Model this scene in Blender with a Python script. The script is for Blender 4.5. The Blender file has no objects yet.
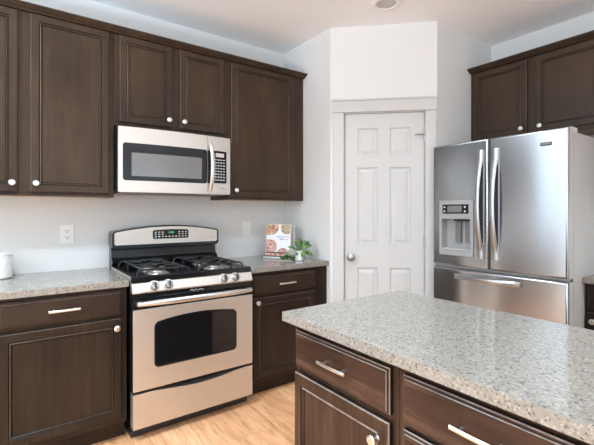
import bpy, bmesh, math, random
from mathutils import Vector, Matrix
random.seed(7)
S = bpy.context.scene
COL = S.collection

# ------------------------------------------------------------------ camera, world, lights, exposure
F_PX, PX0, HY, YAW = 398.03, 304.9, 211.09, 0.6382
cam_d = bpy.data.cameras.new('camera'); cam = bpy.data.objects.new('camera', cam_d); COL.objects.link(cam)
cam.location = (-0.5504, -3.0512, 1.3054); cam.rotation_euler = (math.pi/2, 0, -YAW)
cam_d.sensor_fit = 'HORIZONTAL'; cam_d.sensor_width = 36; cam_d.lens = F_PX/594*36
cam_d.shift_x = -(PX0-297)/594; cam_d.shift_y = (HY-222.5)/594; cam_d.clip_start = .05
S.camera = cam
S.view_settings.view_transform = 'Standard'; S.view_settings.look = 'None'
S.view_settings.gamma = 1; S.view_settings.use_curve_mapping = False
S.view_settings.exposure = 0.15
S.cycles.use_denoising = True
S.cycles.max_bounces = 10; S.cycles.diffuse_bounces = 6; S.cycles.glossy_bounces = 5
S.cycles.sample_clamp_indirect = 6; S.cycles.caustics_reflective = False; S.cycles.caustics_refractive = False

w = bpy.data.worlds.new('world'); S.world = w; w.use_nodes = True
w.node_tree.nodes['Background'].inputs[0].default_value = (.72, .87, 1, 1)
w.node_tree.nodes['Background'].inputs[1].default_value = 1.3

def area(name, loc, rot, sx, sy, power, col):
    l = bpy.data.lights.new(name, 'AREA'); l.shape = 'RECTANGLE'; l.size = sx; l.size_y = sy
    l.energy = power; l.color = col
    o = bpy.data.objects.new(name, l); COL.objects.link(o); o.location = loc; o.rotation_euler = rot
    return o
XL, XR, A_, B_, XB, CZ = 1.4736, 2.8325, .6574, 1.2246, 2.0522, 2.745
RX0, RY1 = -4.6, -7.0                         # left wall and the wall behind the camera
# daylight through the glass door left of the kitchen, and through the two windows behind the camera
area('patio_daylight', (-3.42, -.06, 1.06), (math.radians(-90), 0, 0), 1.8, 2.02, 14, (.74, .89, 1))
area('window_daylight', (-2.5, RY1+.06, 1.35), (math.radians(90), 0, 0), 2.7, 2.0, 19, (.76, .895, 1))
area('window_daylight', (.9, RY1+.06, 1.35), (math.radians(90), 0, 0), 2.7, 2.0, 19, (.76, .895, 1))
area('side_window_daylight', (RX0+.06, -3.4, 1.35), (0, math.radians(-90), 0), 2.0, 2.9, 86, (.76, .895, 1))
# unseen upward fill lights without fixtures, added to brighten the ceiling
for loc, e in (((-2.1, -1.4, 1.8), 150), ((.9, -5.2, 1.8), 55)):
    l = bpy.data.lights.new('fill_up', 'AREA'); l.shape = 'DISK'; l.size = .36; l.energy = e; l.color = (.63, .83, 1)
    o = bpy.data.objects.new('fill_up', l); COL.objects.link(o); o.location = loc; o.rotation_euler = (math.pi, 0, 0)
# unseen downward fill lights added under the ceiling to lift floor and bounce
for x, y in ((.95, -1.65), (-.75, -1.5), (-1.9, -2.6), (-.6, -3.9), (1.75, -3.6), (-1.9, -4.9), (1.2, -5.5)):
    l = bpy.data.lights.new('fill_down', 'AREA'); l.shape = 'DISK'; l.size = .15; l.energy = 9 if x == .95 else 15 if y in (-3.9, -3.6) else 27; l.color = (.74, .89, 1); l.spread = math.radians(120)
    o = bpy.data.objects.new('fill_down', l); COL.objects.link(o); o.location = (x, y, CZ-.012)

# ------------------------------------------------------------------ materials
def mat(name, col, rough=.5, metal=0., **kw):
    m = bpy.data.materials.new(name); m.use_nodes = True
    b = m.node_tree.nodes['Principled BSDF']
    b.inputs['Base Color'].default_value = (*col, 1); b.inputs['Roughness'].default_value = rough
    b.inputs['Metallic'].default_value = metal
    for k, v in kw.items():
        b.inputs[k.replace('_', ' ')].default_value = v
    return m, m.node_tree, b
def N(nt, t, **kw):
    n = nt.nodes.new(t)
    for k, v in kw.items():
        if k in n.inputs.keys() if hasattr(n.inputs, 'keys') else False: n.inputs[k].default_value = v
        else: setattr(n, k, v)
    return n
def coords(nt, scale, rot=(0, 0, 0), src='Object'):
    tc = nt.nodes.new('ShaderNodeTexCoord'); mp = nt.nodes.new('ShaderNodeMapping')
    mp.inputs['Scale'].default_value = scale; mp.inputs['Rotation'].default_value = rot
    nt.links.new(tc.outputs[src], mp.inputs[0]); return mp.outputs[0]
def noise(nt, vec, scale, detail=4, rough=.55, dist=0):
    n = nt.nodes.new('ShaderNodeTexNoise'); n.inputs['Scale'].default_value = scale
    n.inputs['Detail'].default_value = detail; n.inputs['Roughness'].default_value = rough
    n.inputs['Distortion'].default_value = dist
    nt.links.new(vec, n.inputs['Vector']); return n.outputs['Fac']
def ramp(nt, fac, stops, interp='LINEAR'):
    r = nt.nodes.new('ShaderNodeValToRGB'); r.color_ramp.interpolation = interp
    e = r.color_ramp.elements
    while len(e) < len(stops): e.new(.5)
    for i, (p, c) in enumerate(stops): e[i].position = p; e[i].color = (*c, 1)
    nt.links.new(fac, r.inputs[0]); return r.outputs[0]
def mix(nt, fac, a, b, mode='MIX'):
    m = nt.nodes.new('ShaderNodeMix'); m.data_type = 'RGBA'; m.blend_type = mode
    for s, v in ((0, fac), (6, a), (7, b)):
        if hasattr(v, 'is_output') or hasattr(v, 'links'): nt.links.new(v, m.inputs[s])
        elif s == 0: m.inputs[0].default_value = v
        else: m.inputs[s].default_value = (*v, 1)
    return m.outputs[2]
def bump(nt, b, h, strength, dist=.002):
    n = nt.nodes.new('ShaderNodeBump'); n.inputs['Strength'].default_value = strength; n.inputs['Distance'].default_value = dist
    nt.links.new(h, n.inputs['Height']); nt.links.new(n.outputs[0], b.inputs['Normal'])

def wood(name, c0, c1, c2, rough=.36, scale=(28, 28, 2.2)):
    m, nt, b = mat(name, c1, rough, Specular_IOR_Level=.22)
    v = coords(nt, scale)
    n1 = noise(nt, v, 1.3, 6, .6, .6)
    col = ramp(nt, n1, [(.15, c0), (.5, c1), (.95, c2)])
    v2 = coords(nt, (3, 3, 1.4)); n2 = noise(nt, v2, 1.6, 3, .5)
    blot = ramp(nt, n2, [(.3, (.66, .66, .67)), (.7, (1.36, 1.32, 1.24))])
    nt.links.new(mix(nt, .8, col, blot, 'MULTIPLY'), b.inputs['Base Color'])
    bump(nt, b, n1, .06, .001)
    return m
M = {}
M['wood'] = wood('dark_stained_wood', (.034, .0214, .0136), (.047, .0298, .0188), (.066, .043, .0275))
M['wood_base'] = wood('dark_red_brown_wood', (.013, .0078, .0054), (.024, .0146, .0100), (.046, .029, .020), .34)
M['wood_island'] = wood('worn_brown_wood', (.014, .0072, .0048), (.042, .0215, .0138), (.10, .055, .036), .3)
M['edge'] = wood('rubbed_edge_highlight', (.06, .043, .031), (.10, .074, .055), (.16, .122, .094))  # rubbed edge tone with the bevel highlights painted in, base edges likewise
M['edge_base'] = wood('rubbed_edge_highlight_base', (.045, .030, .022), (.075, .052, .039), (.13, .096, .074))
M['edge_island'] = wood('worn_edge_highlight', (.09, .066, .054), (.19, .155, .135), (.30, .26, .235), .25)  # worn edges, lightened further to paint the window's reflection on the bevels
M['glaze_shade'] = wood('dark_glaze_shade', (.008, .0055, .004), (.012, .0085, .006), (.018, .013, .010))  # groove glaze, also painting the shadow gaps on the sides of fronts
HGRAIN = {}
for _n, _c, _r in (('wood_base', ((.015, .009, .0064), (.029, .0178, .0124), (.052, .033, .0235)), .34), ('wood_island', ((.012, .006, .004), (.050, .0255, .0165), (.150, .082, .054)), .3)):
    HGRAIN[_n, True] = wood('dark_drawer_wood', *_c, _r, (2.2, 28, 28)); HGRAIN[_n, False] = wood('dark_drawer_wood', *_c, _r, (28, 2.2, 28))
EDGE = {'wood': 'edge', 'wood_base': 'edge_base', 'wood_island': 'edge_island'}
M['maple'] = wood('pale_maple', (.55, .42, .30), (.62, .49, .36), (.68, .55, .42), .5)
M['wall'], nt, b = mat('wall_paint', (.705, .71, .705), .7)
bump(nt, b, noise(nt, coords(nt, (1, 1, 1)), 160, 3), .05, .001)
M['ceil'], nt, b = mat('ceiling_paint', (.88, .90, .92), .85)
bump(nt, b, noise(nt, coords(nt, (1, 1, 1)), 60, 4), .12, .002)
M['white'], nt, b = mat('white_trim_paint', (.555, .56, .555), .5, Specular_IOR_Level=.3)
M['plastic_white'], nt, b = mat('white_plastic', (.82, .82, .80), .3)

def brushed(name, c, rough, along):
    m, nt, b = mat(name, c, rough, 1.0)
    sc = {'u': (2, 2, 220), 'v': (220, 220, 2)}[along]
    n = noise(nt, coords(nt, sc), 1.5, 3)
    r = nt.nodes.new('ShaderNodeMapRange'); r.inputs['To Min'].default_value = rough-.05; r.inputs['To Max'].default_value = rough+.07
    nt.links.new(n, r.inputs['Value']); nt.links.new(r.outputs[0], b.inputs['Roughness'])
    nt.links.new(ramp(nt, n, [(.2, tuple(x*.93 for x in c)), (.8, tuple(min(1, x*1.05) for x in c))]), b.inputs['Base Color'])
    return m
M['steel'] = brushed('brushed_stainless_steel', (.69, .65, .60), .46, 'u')
m, nt, b = mat('brushed_fridge_steel', (.50, .51, .525), .2, 1.0)
b.inputs['Anisotropic'].default_value = .9
tg = nt.nodes.new('ShaderNodeTangent'); tg.direction_type = 'RADIAL'; tg.axis = 'Z'
nt.links.new(tg.outputs[0], b.inputs['Tangent']); b.inputs['Anisotropic Rotation'].default_value = 0.25
M['steel_fridge'] = m
M['handle_metal'] = mat('fridge_handle_metal', (.50, .50, .50), .33, 1)[0]
M['knob_metal'] = mat('brushed_knob_metal', (.36, .355, .345), .34, 1)[0]
M['dull_nickel'] = mat('dull_nickel', (.40, .39, .375), .35, 1)[0]
M['nickel'] = mat('satin_nickel', (.80, .77, .73), .28, 1)[0]
M['chrome'] = mat('polished_handle_metal', (.74, .735, .725), .28, 1)[0]
M['black'] = mat('black_enamel', (.009, .009, .010), .15, Specular_IOR_Level=.35)[0]
M['black_matte'] = mat('black_cast_iron', (.022, .022, .023), .28)[0]
M['black_glass'] = mat('black_glass', (.006, .006, .007), .05)[0]
M['mw_glass'] = mat('grey_screened_glass', (.16, .16, .16), .12)[0]
M['grey_plastic'] = mat('grey_plastic', (.17, .17, .175), .4)[0]
M['light_plastic'] = mat('light_grey_plastic', (.62, .62, .61), .35)[0]
M['dispenser_grey'] = mat('satin_grey_plastic', (.36, .36, .36), .32)[0]
M['fridge_side'] = mat('pale_grey_enamel', (.47, .46, .44), .38)[0]
M['burner'] = mat('aluminium_burner', (.62, .60, .58), .35, 1)[0]
M['ink'] = mat('dark_ink', (.05, .05, .06), .5)[0]
M['ink_light'] = mat('pale_print', (.72, .72, .72), .4)[0]
m, nt, b = mat('green_digits', (.02, .3, .1), .4); b.inputs['Emission Color'].default_value = (.1, .9, .35, 1); b.inputs['Emission Strength'].default_value = .8; M['green'] = m
M['dark_gap'] = mat('dark_recess', (.012, .011, .011), .8)[0]

# speckled stone worktop
m, nt, b = mat('speckled_quartz', (.6, .58, .55), .11, Specular_IOR_Level=.42)
v = coords(nt, (1, 1, 1))
vo = nt.nodes.new('ShaderNodeTexVoronoi'); vo.inputs['Scale'].default_value = 190; nt.links.new(v, vo.inputs['Vector'])
sp = nt.nodes.new('ShaderNodeSeparateColor'); nt.links.new(vo.outputs['Color'], sp.inputs[0])
c1 = ramp(nt, sp.outputs[0], [(0, (0.065, 0.057, 0.049)), (.055, (0.152, 0.138, 0.120)), (.16, (0.239, 0.219, 0.190)), (.62, (0.270, 0.249, 0.215)), (.88, (0.358, 0.331, 0.292))], 'CONSTANT')
vo2 = nt.nodes.new('ShaderNodeTexVoronoi'); vo2.inputs['Scale'].default_value = 95; nt.links.new(v, vo2.inputs['Vector'])
sp2 = nt.nodes.new('ShaderNodeSeparateColor'); nt.links.new(vo2.outputs['Color'], sp2.inputs[0])
c2 = ramp(nt, sp2.outputs[1], [(0, (0.167, 0.152, 0.133)), (.07, (0.262, 0.241, 0.209)), (.8, (0.274, 0.250, 0.219)), (.92, (0.365, 0.337, 0.298))], 'CONSTANT')
nt.links.new(mix(nt, .28, c1, c2), b.inputs['Base Color'])
M['stone'] = m

# plank floor, boards running towards the range
m, nt, b = mat('oak_planks', (.5, .3, .17), .36)
br = nt.nodes.new('ShaderNodeTexBrick'); br.offset = .37; br.inputs['Scale'].default_value = 1
br.inputs['Brick Width'].default_value = 1.25; br.inputs['Row Height'].default_value = .125; br.inputs['Mortar Size'].default_value = .0016
br.inputs['Color1'].default_value = (.665, .335, .165, 1); br.inputs['Color2'].default_value = (.80, .445, .235, 1); br.inputs['Mortar'].default_value = (.47, .235, .115, 1)
br.inputs['Bias'].default_value = -.1
nt.links.new(coords(nt, (1, 1, 1), (0, 0, math.pi/2)), br.inputs['Vector'])
g = noise(nt, coords(nt, (26, 2.0, 1)), 1.2, 7, .62, 1.3)
gr = ramp(nt, g, [(.30, (.56, .47, .40)), (.47, (1, 1, 1)), (.70, (1.16, 1.24, 1.34))])
g2 = noise(nt, coords(nt, (7, 2.2, 1)), 1.9, 5, .6, .8)
gr2 = ramp(nt, g2, [(.3, (.80, .74, .68)), (.7, (1.15, 1.17, 1.2))])
nt.links.new(mix(nt, .85, mix(nt, .8, br.outputs['Color'], gr, 'MULTIPLY'), gr2, 'MULTIPLY'), b.inputs['Base Color'])
bump(nt, b, g, .08, .001)
M['floor'] = m

# printed cookbook cover: food photographs as blotchy rounds on white come from separate shapes
def food(name, cols, scale):
    m, nt, b = mat(name, cols[1], .35)
    vv = nt.nodes.new('ShaderNodeTexVoronoi'); vv.inputs['Scale'].default_value = scale
    nt.links.new(coords(nt, (1, 1, 1)), vv.inputs['Vector'])
    s = nt.nodes.new('ShaderNodeSeparateColor'); nt.links.new(vv.outputs['Color'], s.inputs[0])
    nt.links.new(ramp(nt, s.outputs[0], [(0, cols[0]), (.3, cols[1]), (.6, cols[2]), (.85, cols[3])]), b.inputs['Base Color'])
    return m
M['food'] = food('food_print', [(.16, .05, .025), (.42, .15, .06), (.55, .27, .13), (.75, .55, .38)], 95)
M['food_red'] = food('red_food_print', [(.22, .05, .04), (.5, .2, .14), (.6, .32, .24), (.7, .5, .42)], 90)
M['food_olive'] = food('olive_food_print', [(.16, .08, .03), (.33, .2, .08), (.42, .28, .14), (.6, .45, .3)], 100)
M['cover_white'] = mat('white_book_cover', (.80, .80, .79), .3)[0]
M['paper'] = mat('page_paper', (.78, .76, .71), .8)[0]
M['cover_grey'] = mat('grey_book_cover', (.42, .42, .44), .6)[0]
M['blue_ink'] = mat('blue_print', (.12, .27, .45), .5)[0]
M['red_ink'] = mat('pink_print', (.6, .2, .22), .5)[0]
M['pot'] = mat('white_glazed_pot', (.80, .80, .79), .25)[0]
m, nt, b = mat('white_marbled_ceramic', (.8, .79, .78), .3)
nt.links.new(ramp(nt, noise(nt, coords(nt, (6, 6, 3)), 2.5, 6, .6, 2.5), [(.35, (.80, .79, .78)), (.5, (.72, .70, .69)), (.56, (.81, .80, .79))]), b.inputs['Base Color'])
M['ceramic'] = m
m, nt, b = mat('leaf_green', (.07, .17, .03), .4)
nt.links.new(ramp(nt, noise(nt, coords(nt, (1, 1, 1)), 28, 2), [(.36, (.012, .045, .009)), (.5, (.04, .12, .018)), (.66, (.15, .27, .045))]), b.inputs['Base Color'])
M['leaf'] = m
M['leaf_pale'] = mat('pale_leaf', (.30, .34, .25), .5)[0]
M['stem'] = mat('plant_stem', (.12, .16, .05), .5)[0]
m, nt, b = mat('lamp_lens', (.5, .5, .49), .4); M['lens'] = m

# ------------------------------------------------------------------ geometry helpers
class Fr:                                      # a face of the room: u along it, v up, n out of it
    def __init__(s, O, U):
        s.O = Vector(O); s.U = Vector(U).normalized(); s.V = Vector((0, 0, 1)); s.N = s.U.cross(s.V)
    def p(s, u, v, n): return s.O+s.U*u+s.V*v+s.N*n
BACK = Fr((0, 0, 0), (1, 0, 0))                # u = x, n = -y
SIDE = Fr((0, 0, 0), (0, -1, 0))               # u = -y, n = -x
DIAG = Fr((XL, -A_, 0), (XB-XL, A_-B_, 0))
DL = math.hypot(XB-XL, A_-B_)
ORI = {}
class MB:
    def __init__(s): s.b = bmesh.new()
    def box(s, f, u0, u1, v0, v1, n0, n1, bev=0, seg=2):
        vs = [s.b.verts.new(f.p(u, v, n)) for u in (u0, u1) for v in (v0, v1) for n in (n0, n1)]
        q = [(0, 1, 3, 2), (4, 6, 7, 5), (0, 4, 5, 1), (2, 3, 7, 6), (0, 2, 6, 4), (1, 5, 7, 3)]
        fs = [s.b.faces.new([vs[i] for i in k]) for k in q]
        if bev:
            es = list({e for fc in fs for e in fc.edges})
            bmesh.ops.bevel(s.b, geom=es, offset=bev, segments=seg, affect='EDGES', profile=.6)
        return s
    def rings(s, f, rects, cap0=True, cap1=True, slots=None):
        """loft through rectangles (u0,u1,v0,v1,n)"""
        rs = [[s.b.verts.new(f.p(*q, n)) for q in ((u0, v0), (u1, v0), (u1, v1), (u0, v1))] for u0, u1, v0, v1, n in rects]
        for k, (a, c) in enumerate(zip(rs, rs[1:])):
            for i in range(4):
                fc = s.b.faces.new((a[i], a[(i+1) % 4], c[(i+1) % 4], c[i]))
                if slots: fc.material_index = slots[k]
        if cap0: s.b.faces.new(rs[0][::-1])
        if cap1: s.b.faces.new(rs[-1])
        return s
    def strip(s, f, us, lo, hi, nf, nb):
        """solid plate: front n = nf(u) and back n = nb(u), edge heights lo(u), hi(u)"""
        cols = [[s.b.verts.new(f.p(u, lo(u), nb(u))), s.b.verts.new(f.p(u, lo(u), nf(u))),
                 s.b.verts.new(f.p(u, hi(u), nf(u))), s.b.verts.new(f.p(u, hi(u), nb(u)))] for u in us]
        for a, c in zip(cols, cols[1:]):
            for i in range(4): s.b.faces.new((a[i], a[(i+1) % 4], c[(i+1) % 4], c[i]))
        s.b.faces.new(cols[0][::-1]); s.b.faces.new(cols[-1]); return s
    def tube(s, pts, r, seg=10, flat=None, up=(0, 0, 1), caps=True):
        """round (or flattened: flat=(ra, rb)) tube through points; r may be a list"""
        pts = [Vector(p) for p in pts]; rings = []; n = len(pts)
        for i, p in enumerate(pts):
            d = (pts[min(i+1, n-1)]-pts[max(i-1, 0)]).normalized()
            a = d.cross(Vector(up))
            if a.length < 1e-4: a = d.cross(Vector((1, 0, 0)))
            a.normalize(); c = a.cross(d).normalized()
            rr = r[i] if isinstance(r, (list, tuple)) else r
            ra, rb = (flat[0]*rr, flat[1]*rr) if flat else (rr, rr)
            rings.append([s.b.verts.new(p+a*(ra*math.cos(t))+c*(rb*math.sin(t))) for t in [2*math.pi*k/seg for k in range(seg)]])
        for a, c in zip(rings, rings[1:]):
            for i in range(seg): s.b.faces.new((a[i], a[(i+1) % seg], c[(i+1) % seg], c[i]))
        if caps: s.b.faces.new(rings[0][::-1]); s.b.faces.new(rings[-1])
        return s
    def lathe(s, o, axis, prof, seg=28):
        """prof = (radius, distance along axis); closes ends with radius 0"""
        o = Vector(o); ax = Vector(axis).normalized(); a = ax.orthogonal().normalized(); c = ax.cross(a); rs = []
        for r, h in prof:
            if r < 1e-6: rs.append([s.b.verts.new(o+ax*h)])
            else: rs.append([s.b.verts.new(o+ax*h+a*(r*math.cos(t))+c*(r*math.sin(t))) for t in [2*math.pi*k/seg for k in range(seg)]])
        for p, q in zip(rs, rs[1:]):
            for i in range(seg):
                j = (i+1) % seg
                if len(p) == 1 and len(q) == 1: continue
                if len(p) == 1: s.b.faces.new((p[0], q[i], q[j]))
                elif len(q) == 1: s.b.faces.new((p[i], p[j], q[0]))
                else: s.b.faces.new((p[i], p[j], q[j], q[i]))
        return s
    def prism(s, f, prof, u0, u1):
        """closed profile of (v, n) drawn along u"""
        a = [s.b.verts.new(f.p(u0, v, n)) for v, n in prof]; c = [s.b.verts.new(f.p(u1, v, n)) for v, n in prof]
        k = len(prof)
        for i in range(k): s.b.faces.new((a[i], a[(i+1) % k], c[(i+1) % k], c[i]))
        s.b.faces.new(a[::-1]); s.b.faces.new(c); return s
    def leaf(s, p, d, nrm, L, W, fold=.25, droop=.25):
        p = Vector(p); d = Vector(d).normalized(); nr = Vector(nrm); sd = d.cross(nr).normalized(); nr = sd.cross(d)
        prev = None; K = 7
        for i in range(K+1):
            t = i/K; wd = W*.5*(math.sin(math.pi*t**.8)**.8 if 0 < t < 1 else 0)+.0004
            c = p+d*(L*t)-nr*(droop*L*t*t)
            cur = [s.b.verts.new(c-sd*wd+nr*wd*fold), s.b.verts.new(c), s.b.verts.new(c+sd*wd+nr*wd*fold)]
            if prev:
                for k in (0, 1): s.b.faces.new((prev[k], prev[k+1], cur[k+1], cur[k]))
            prev = cur
        return s
    def text(s, f, string, u, v, n, size, th=.0006, shear=0):
        cu = bpy.data.curves.new('lettering', 'FONT'); cu.body = string; cu.size = size; cu.extrude = th; cu.align_x = 'CENTER'; cu.align_y = 'CENTER'; cu.shear = shear
        o = bpy.data.objects.new('lettering', cu); COL.objects.link(o); bpy.context.view_layer.update()
        me = bpy.data.meshes.new_from_object(o.evaluated_get(bpy.context.evaluated_depsgraph_get()))
        mt = Matrix((f.U, f.V, f.N)).transposed().to_4x4(); mt.translation = f.p(u, v, n); me.transform(mt)
        s.b.from_mesh(me); bpy.data.objects.remove(o); bpy.data.curves.remove(cu); bpy.data.meshes.remove(me); return s
    def build(s, name, m, parent=None, smooth=35, normals=True):
        if normals: bmesh.ops.recalc_face_normals(s.b, faces=s.b.faces[:])
        org = ORI.get(parent.name, Vector()) if parent else None
        if org is None:                        # a thing that is one mesh: origin at the middle of its base
            xs = [v.co for v in s.b.verts]
            org = Vector(((min(v.x for v in xs)+max(v.x for v in xs))/2, (min(v.y for v in xs)+max(v.y for v in xs))/2, min(v.z for v in xs)))
        bmesh.ops.translate(s.b, verts=s.b.verts[:], vec=-org)
        me = bpy.data.meshes.new(name); s.b.to_mesh(me); s.b.free()
        for q in (m if isinstance(m, tuple) else (m,)): me.materials.append(q if not isinstance(q, str) else M[q])
        o = bpy.data.objects.new(name, me); COL.objects.link(o)
        for p in me.polygons: p.use_smooth = True
        try: me.set_sharp_from_angle(angle=math.radians(smooth))
        except Exception: pass
        if normals:
            wn = o.modifiers.new('even_normals', 'WEIGHTED_NORMAL'); wn.mode = 'FACE_AREA'; wn.weight = 100; wn.keep_sharp = True
        if parent: o.parent = parent
        else: o.location = org
        ORI[o.name] = org
        return o
def thing(name, label, cat, loc, group=None):
    o = bpy.data.objects.new(name, None); COL.objects.link(o); o.empty_display_size = .1
    o.location = loc; o['label'] = label; o['category'] = cat
    if group: o['group'] = group
    ORI[o.name] = Vector(loc); return o
def tag(o, label, cat, group=None):
    o['label'] = label; o['category'] = cat
    if group: o['group'] = group
    return o
def struct(o): o['kind'] = 'structure'; return o
def lin(a, b, k): return [a+(b-a)*i/k for i in range(k+1)]
def rrect(u0, u1, v0, v1, r, k=6, mid=10, arch=0):
    """column samples of a rounded rectangle (top may arch)"""
    us = [u0+r*(1-math.cos(math.pi/2*i/k)) for i in range(k+1)]
    us += lin(u0+r, u1-r, mid)[1:-1]+[u1-(x-u0) for x in us[::-1]]
    def ins(u):
        d = min(u-u0, u1-u)
        return 0 if d >= r else r-math.sqrt(max(0, r*r-(r-d)**2))
    c, h = (u0+u1)/2, (u1-u0)/2
    ar = lambda u: arch*(1-((u-c)/h)**2)
    return us, (lambda u: v0+min(ins(u), (v1-v0)/2-1e-4)), (lambda u: v1-min(ins(u), (v1-v0)/2-1e-4)+ar(u))
def const(x): return lambda u: x

# ------------------------------------------------------------------ room shell
struct(MB().box(BACK, RX0-.2, XR+.2, -.1, 0, -.2, -RY1+.2).build('floor', 'floor'))
struct(MB().box(BACK, RX0-.2, XR+.2, CZ, CZ+.1, -.2, -RY1+.2).build('ceiling', 'ceil'))
wb = MB(); px0, px1, pz1 = -4.35, -2.5, 2.1
wb.box(BACK, RX0, px0, 0, CZ, -.12, 0).box(BACK, px1, XL, 0, CZ, -.12, 0).box(BACK, px0, px1, pz1, CZ, -.12, 0)
struct(wb.build('wall_back', 'wall'))
struct(MB().box(BACK, XL, XL+.1, 0, CZ, -.12, A_).build('wall_pantry_left', 'wall'))
d0, d1, dz = .108, .720, 2.066
struct(MB().box(DIAG, 0, d0-.012, 0, CZ, -.1, 0).box(DIAG, d1+.012, DL, 0, CZ, -.1, 0).box(DIAG, d0-.012, d1+.012, dz+.012, CZ, -.1, 0).build('wall_pantry_front', 'wall'))
struct(MB().box(BACK, XB, XR+.1, 0, CZ, B_-.1, B_).build('wall_pantry_right', 'wall'))
struct(MB().box(SIDE, B_, -RY1, 0, CZ, -XR-.12, -XR).build('wall_right', 'wall'))
wl = MB()
wl.box(SIDE, 0, 1.9, 0, CZ, -RX0, -RX0+.12).box(SIDE, 4.9, -RY1, 0, CZ, -RX0, -RX0+.12).box(SIDE, 1.9, 4.9, 0, .3, -RX0, -RX0+.12).box(SIDE, 1.9, 4.9, 2.4, CZ, -RX0, -RX0+.12)
struct(wl.build('wall_left', 'wall'))
wf = MB(); ops = [(-3.9, -1.1), (-.5, 2.3)]
for a, c in ((RX0, -3.9), (-1.1, -.5), (2.3, XR)): wf.box(BACK, a, c, 0, CZ, -RY1, -RY1+.12)
for a, c in ops: wf.box(BACK, a, c, 0, .3, -RY1, -RY1+.12).box(BACK, a, c, 2.4, CZ, -RY1, -RY1+.12)
struct(wf.build('wall_front', 'wall'))
def window(name, f, u0, u1, v0, v1, n0, n1, cols):
    b = MB(); t = .05
    b.box(f, u0, u1, v0, v0+t, n0, n1).box(f, u0, u1, v1-t, v1, n0, n1)
    for i in range(cols+1):
        x = u0+(u1-u0-t)*i/cols; b.box(f, x, x+t, v0+t, v1-t, n0, n1)
    struct(b.build(name, 'white'))
window('window_1', BACK, px0+.001, px1-.001, .001, pz1-.001, -.11, -.07, 2)
window('window_2', BACK, -3.899, -1.101, .301, 2.399, -RY1+.05, -RY1+.1, 2)
window('window_3', BACK, -.499, 2.299, .301, 2.399, -RY1+.05, -RY1+.1, 2)
window('window_4', SIDE, 1.901, 4.899, .301, 2.399, -RX0+.05, -RX0+.1, 2)

# pantry door with six raised panels, in its casing
dr = MB(); th = .035; dn = -.012
door = MB()
def door_slab(b, f, u0, u1, v0, v1, n0, n1, holes):
    us = sorted({u0, u1, *[h[0] for h in holes], *[h[1] for h in holes]}); vs = sorted({v0, v1, *[h[2] for h in holes], *[h[3] for h in holes]})
    vt = {}
    def V(u, v, n):
        k = (round(u, 5), round(v, 5), round(n, 5))
        if k not in vt: vt[k] = b.b.verts.new(f.p(u, v, n))
        return vt[k]
    for i in range(len(us)-1):
        for j in range(len(vs)-1):
            a, c, e, g = us[i], us[i+1], vs[j], vs[j+1]
            if not any(abs(h[0]-a) < 1e-6 and abs(h[2]-e) < 1e-6 for h in holes):
                b.b.faces.new((V(a, e, n1), V(c, e, n1), V(c, g, n1), V(a, g, n1)))
            b.b.faces.new((V(a, e, n0), V(a, g, n0), V(c, g, n0), V(c, e, n0)))
    for i in range(len(us)-1):
        b.b.faces.new((V(us[i], v0, n0), V(us[i+1], v0, n0), V(us[i+1], v0, n1), V(us[i], v0, n1)))
        b.b.faces.new((V(us[i], v1, n0), V(us[i], v1, n1), V(us[i+1], v1, n1), V(us[i+1], v1, n0)))
    for j in range(len(vs)-1):
        b.b.faces.new((V(u0, vs[j], n0), V(u0, vs[j], n1), V(u0, vs[j+1], n1), V(u0, vs[j+1], n0)))
        b.b.faces.new((V(u1, vs[j], n0), V(u1, vs[j+1], n0), V(u1, vs[j+1], n1), V(u1, vs[j], n1)))
    for (a, c, e, g) in holes:                 # moulded recess with a raised field
        prof = [(0, 0), (.006, -.010), (.016, -.011), (.040, -.002)]
        rs = []
        for t, q in prof:
            rs.append([V(a+t, e+t, n1+q), V(c-t, e+t, n1+q), V(c-t, g-t, n1+q), V(a+t, g-t, n1+q)])
        for r1, r2 in zip(rs, rs[1:]):
            for i in range(4): b.b.faces.new((r1[i], r1[(i+1) % 4], r2[(i+1) % 4], r2[i]))
        b.b.faces.new(rs[-1])
pl, pr = (.213, .368), (.460, .615)
rows = [(1.735, 1.950), (1.045, 1.645), (.20, .865)]
holes = [(a, c, e, g) for (a, c) in (pl, pr) for (e, g) in rows]
door_slab(door, DIAG, d0+.003, d1-.003, .012, dz-.003, dn-th, dn, holes)
door1 = struct(door.build('door_1', 'white', None, 20))
kb = MB().lathe(DIAG.p(.162, .945, dn), DIAG.N, [(0, 0), (.032, 0), (.032, .004), (.026, .009), (.011, .014), (.010, .030), (.022, .036), (.028, .047), (.026, .058), (.016, .066), (0, .068)])
k = kb.build('door_knob', 'dull_nickel', door1); k['label'] = 'round satin nickel knob'
for z in (.25, 1.07, 1.885):
    hb = MB().box(DIAG, d1-.006, d1+.006, z-.045, z+.045, dn, dn+.003)
    hb.tube([DIAG.p(d1-.001, z-.048, dn+.008), DIAG.p(d1-.001, z+.048, dn+.008)], .0065, 8)
    hb.build('hinge', 'dull_nickel', door1)
st = MB().tube([DIAG.p(d1-.066, 1.893, dn+.014), DIAG.p(d1-.03, 1.889, dn+.024), DIAG.p(d1-.001, 1.886, dn+.014), DIAG.p(d1+.03, 1.886, dn+.022)], .0045, 8)
st.tube([DIAG.p(d1-.066, 1.893, dn+.001), DIAG.p(d1-.066, 1.893, dn+.017)], .006, 8)
st.build('hinge_pin_stop', 'dull_nickel', door1)
cs = MB()
cs.box(DIAG, .026, d0-.002, 0, dz+.004, .0005, .018, .003).box(DIAG, d1+.002, .800, 0, dz+.004, .0005, .018, .003)
cs.box(DIAG, .020, .806, dz+.006, dz+.094, .0005, .022, .003).box(DIAG, .012, DL-.002, dz+.094, dz+.108, .0005, .030, .004)
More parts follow.
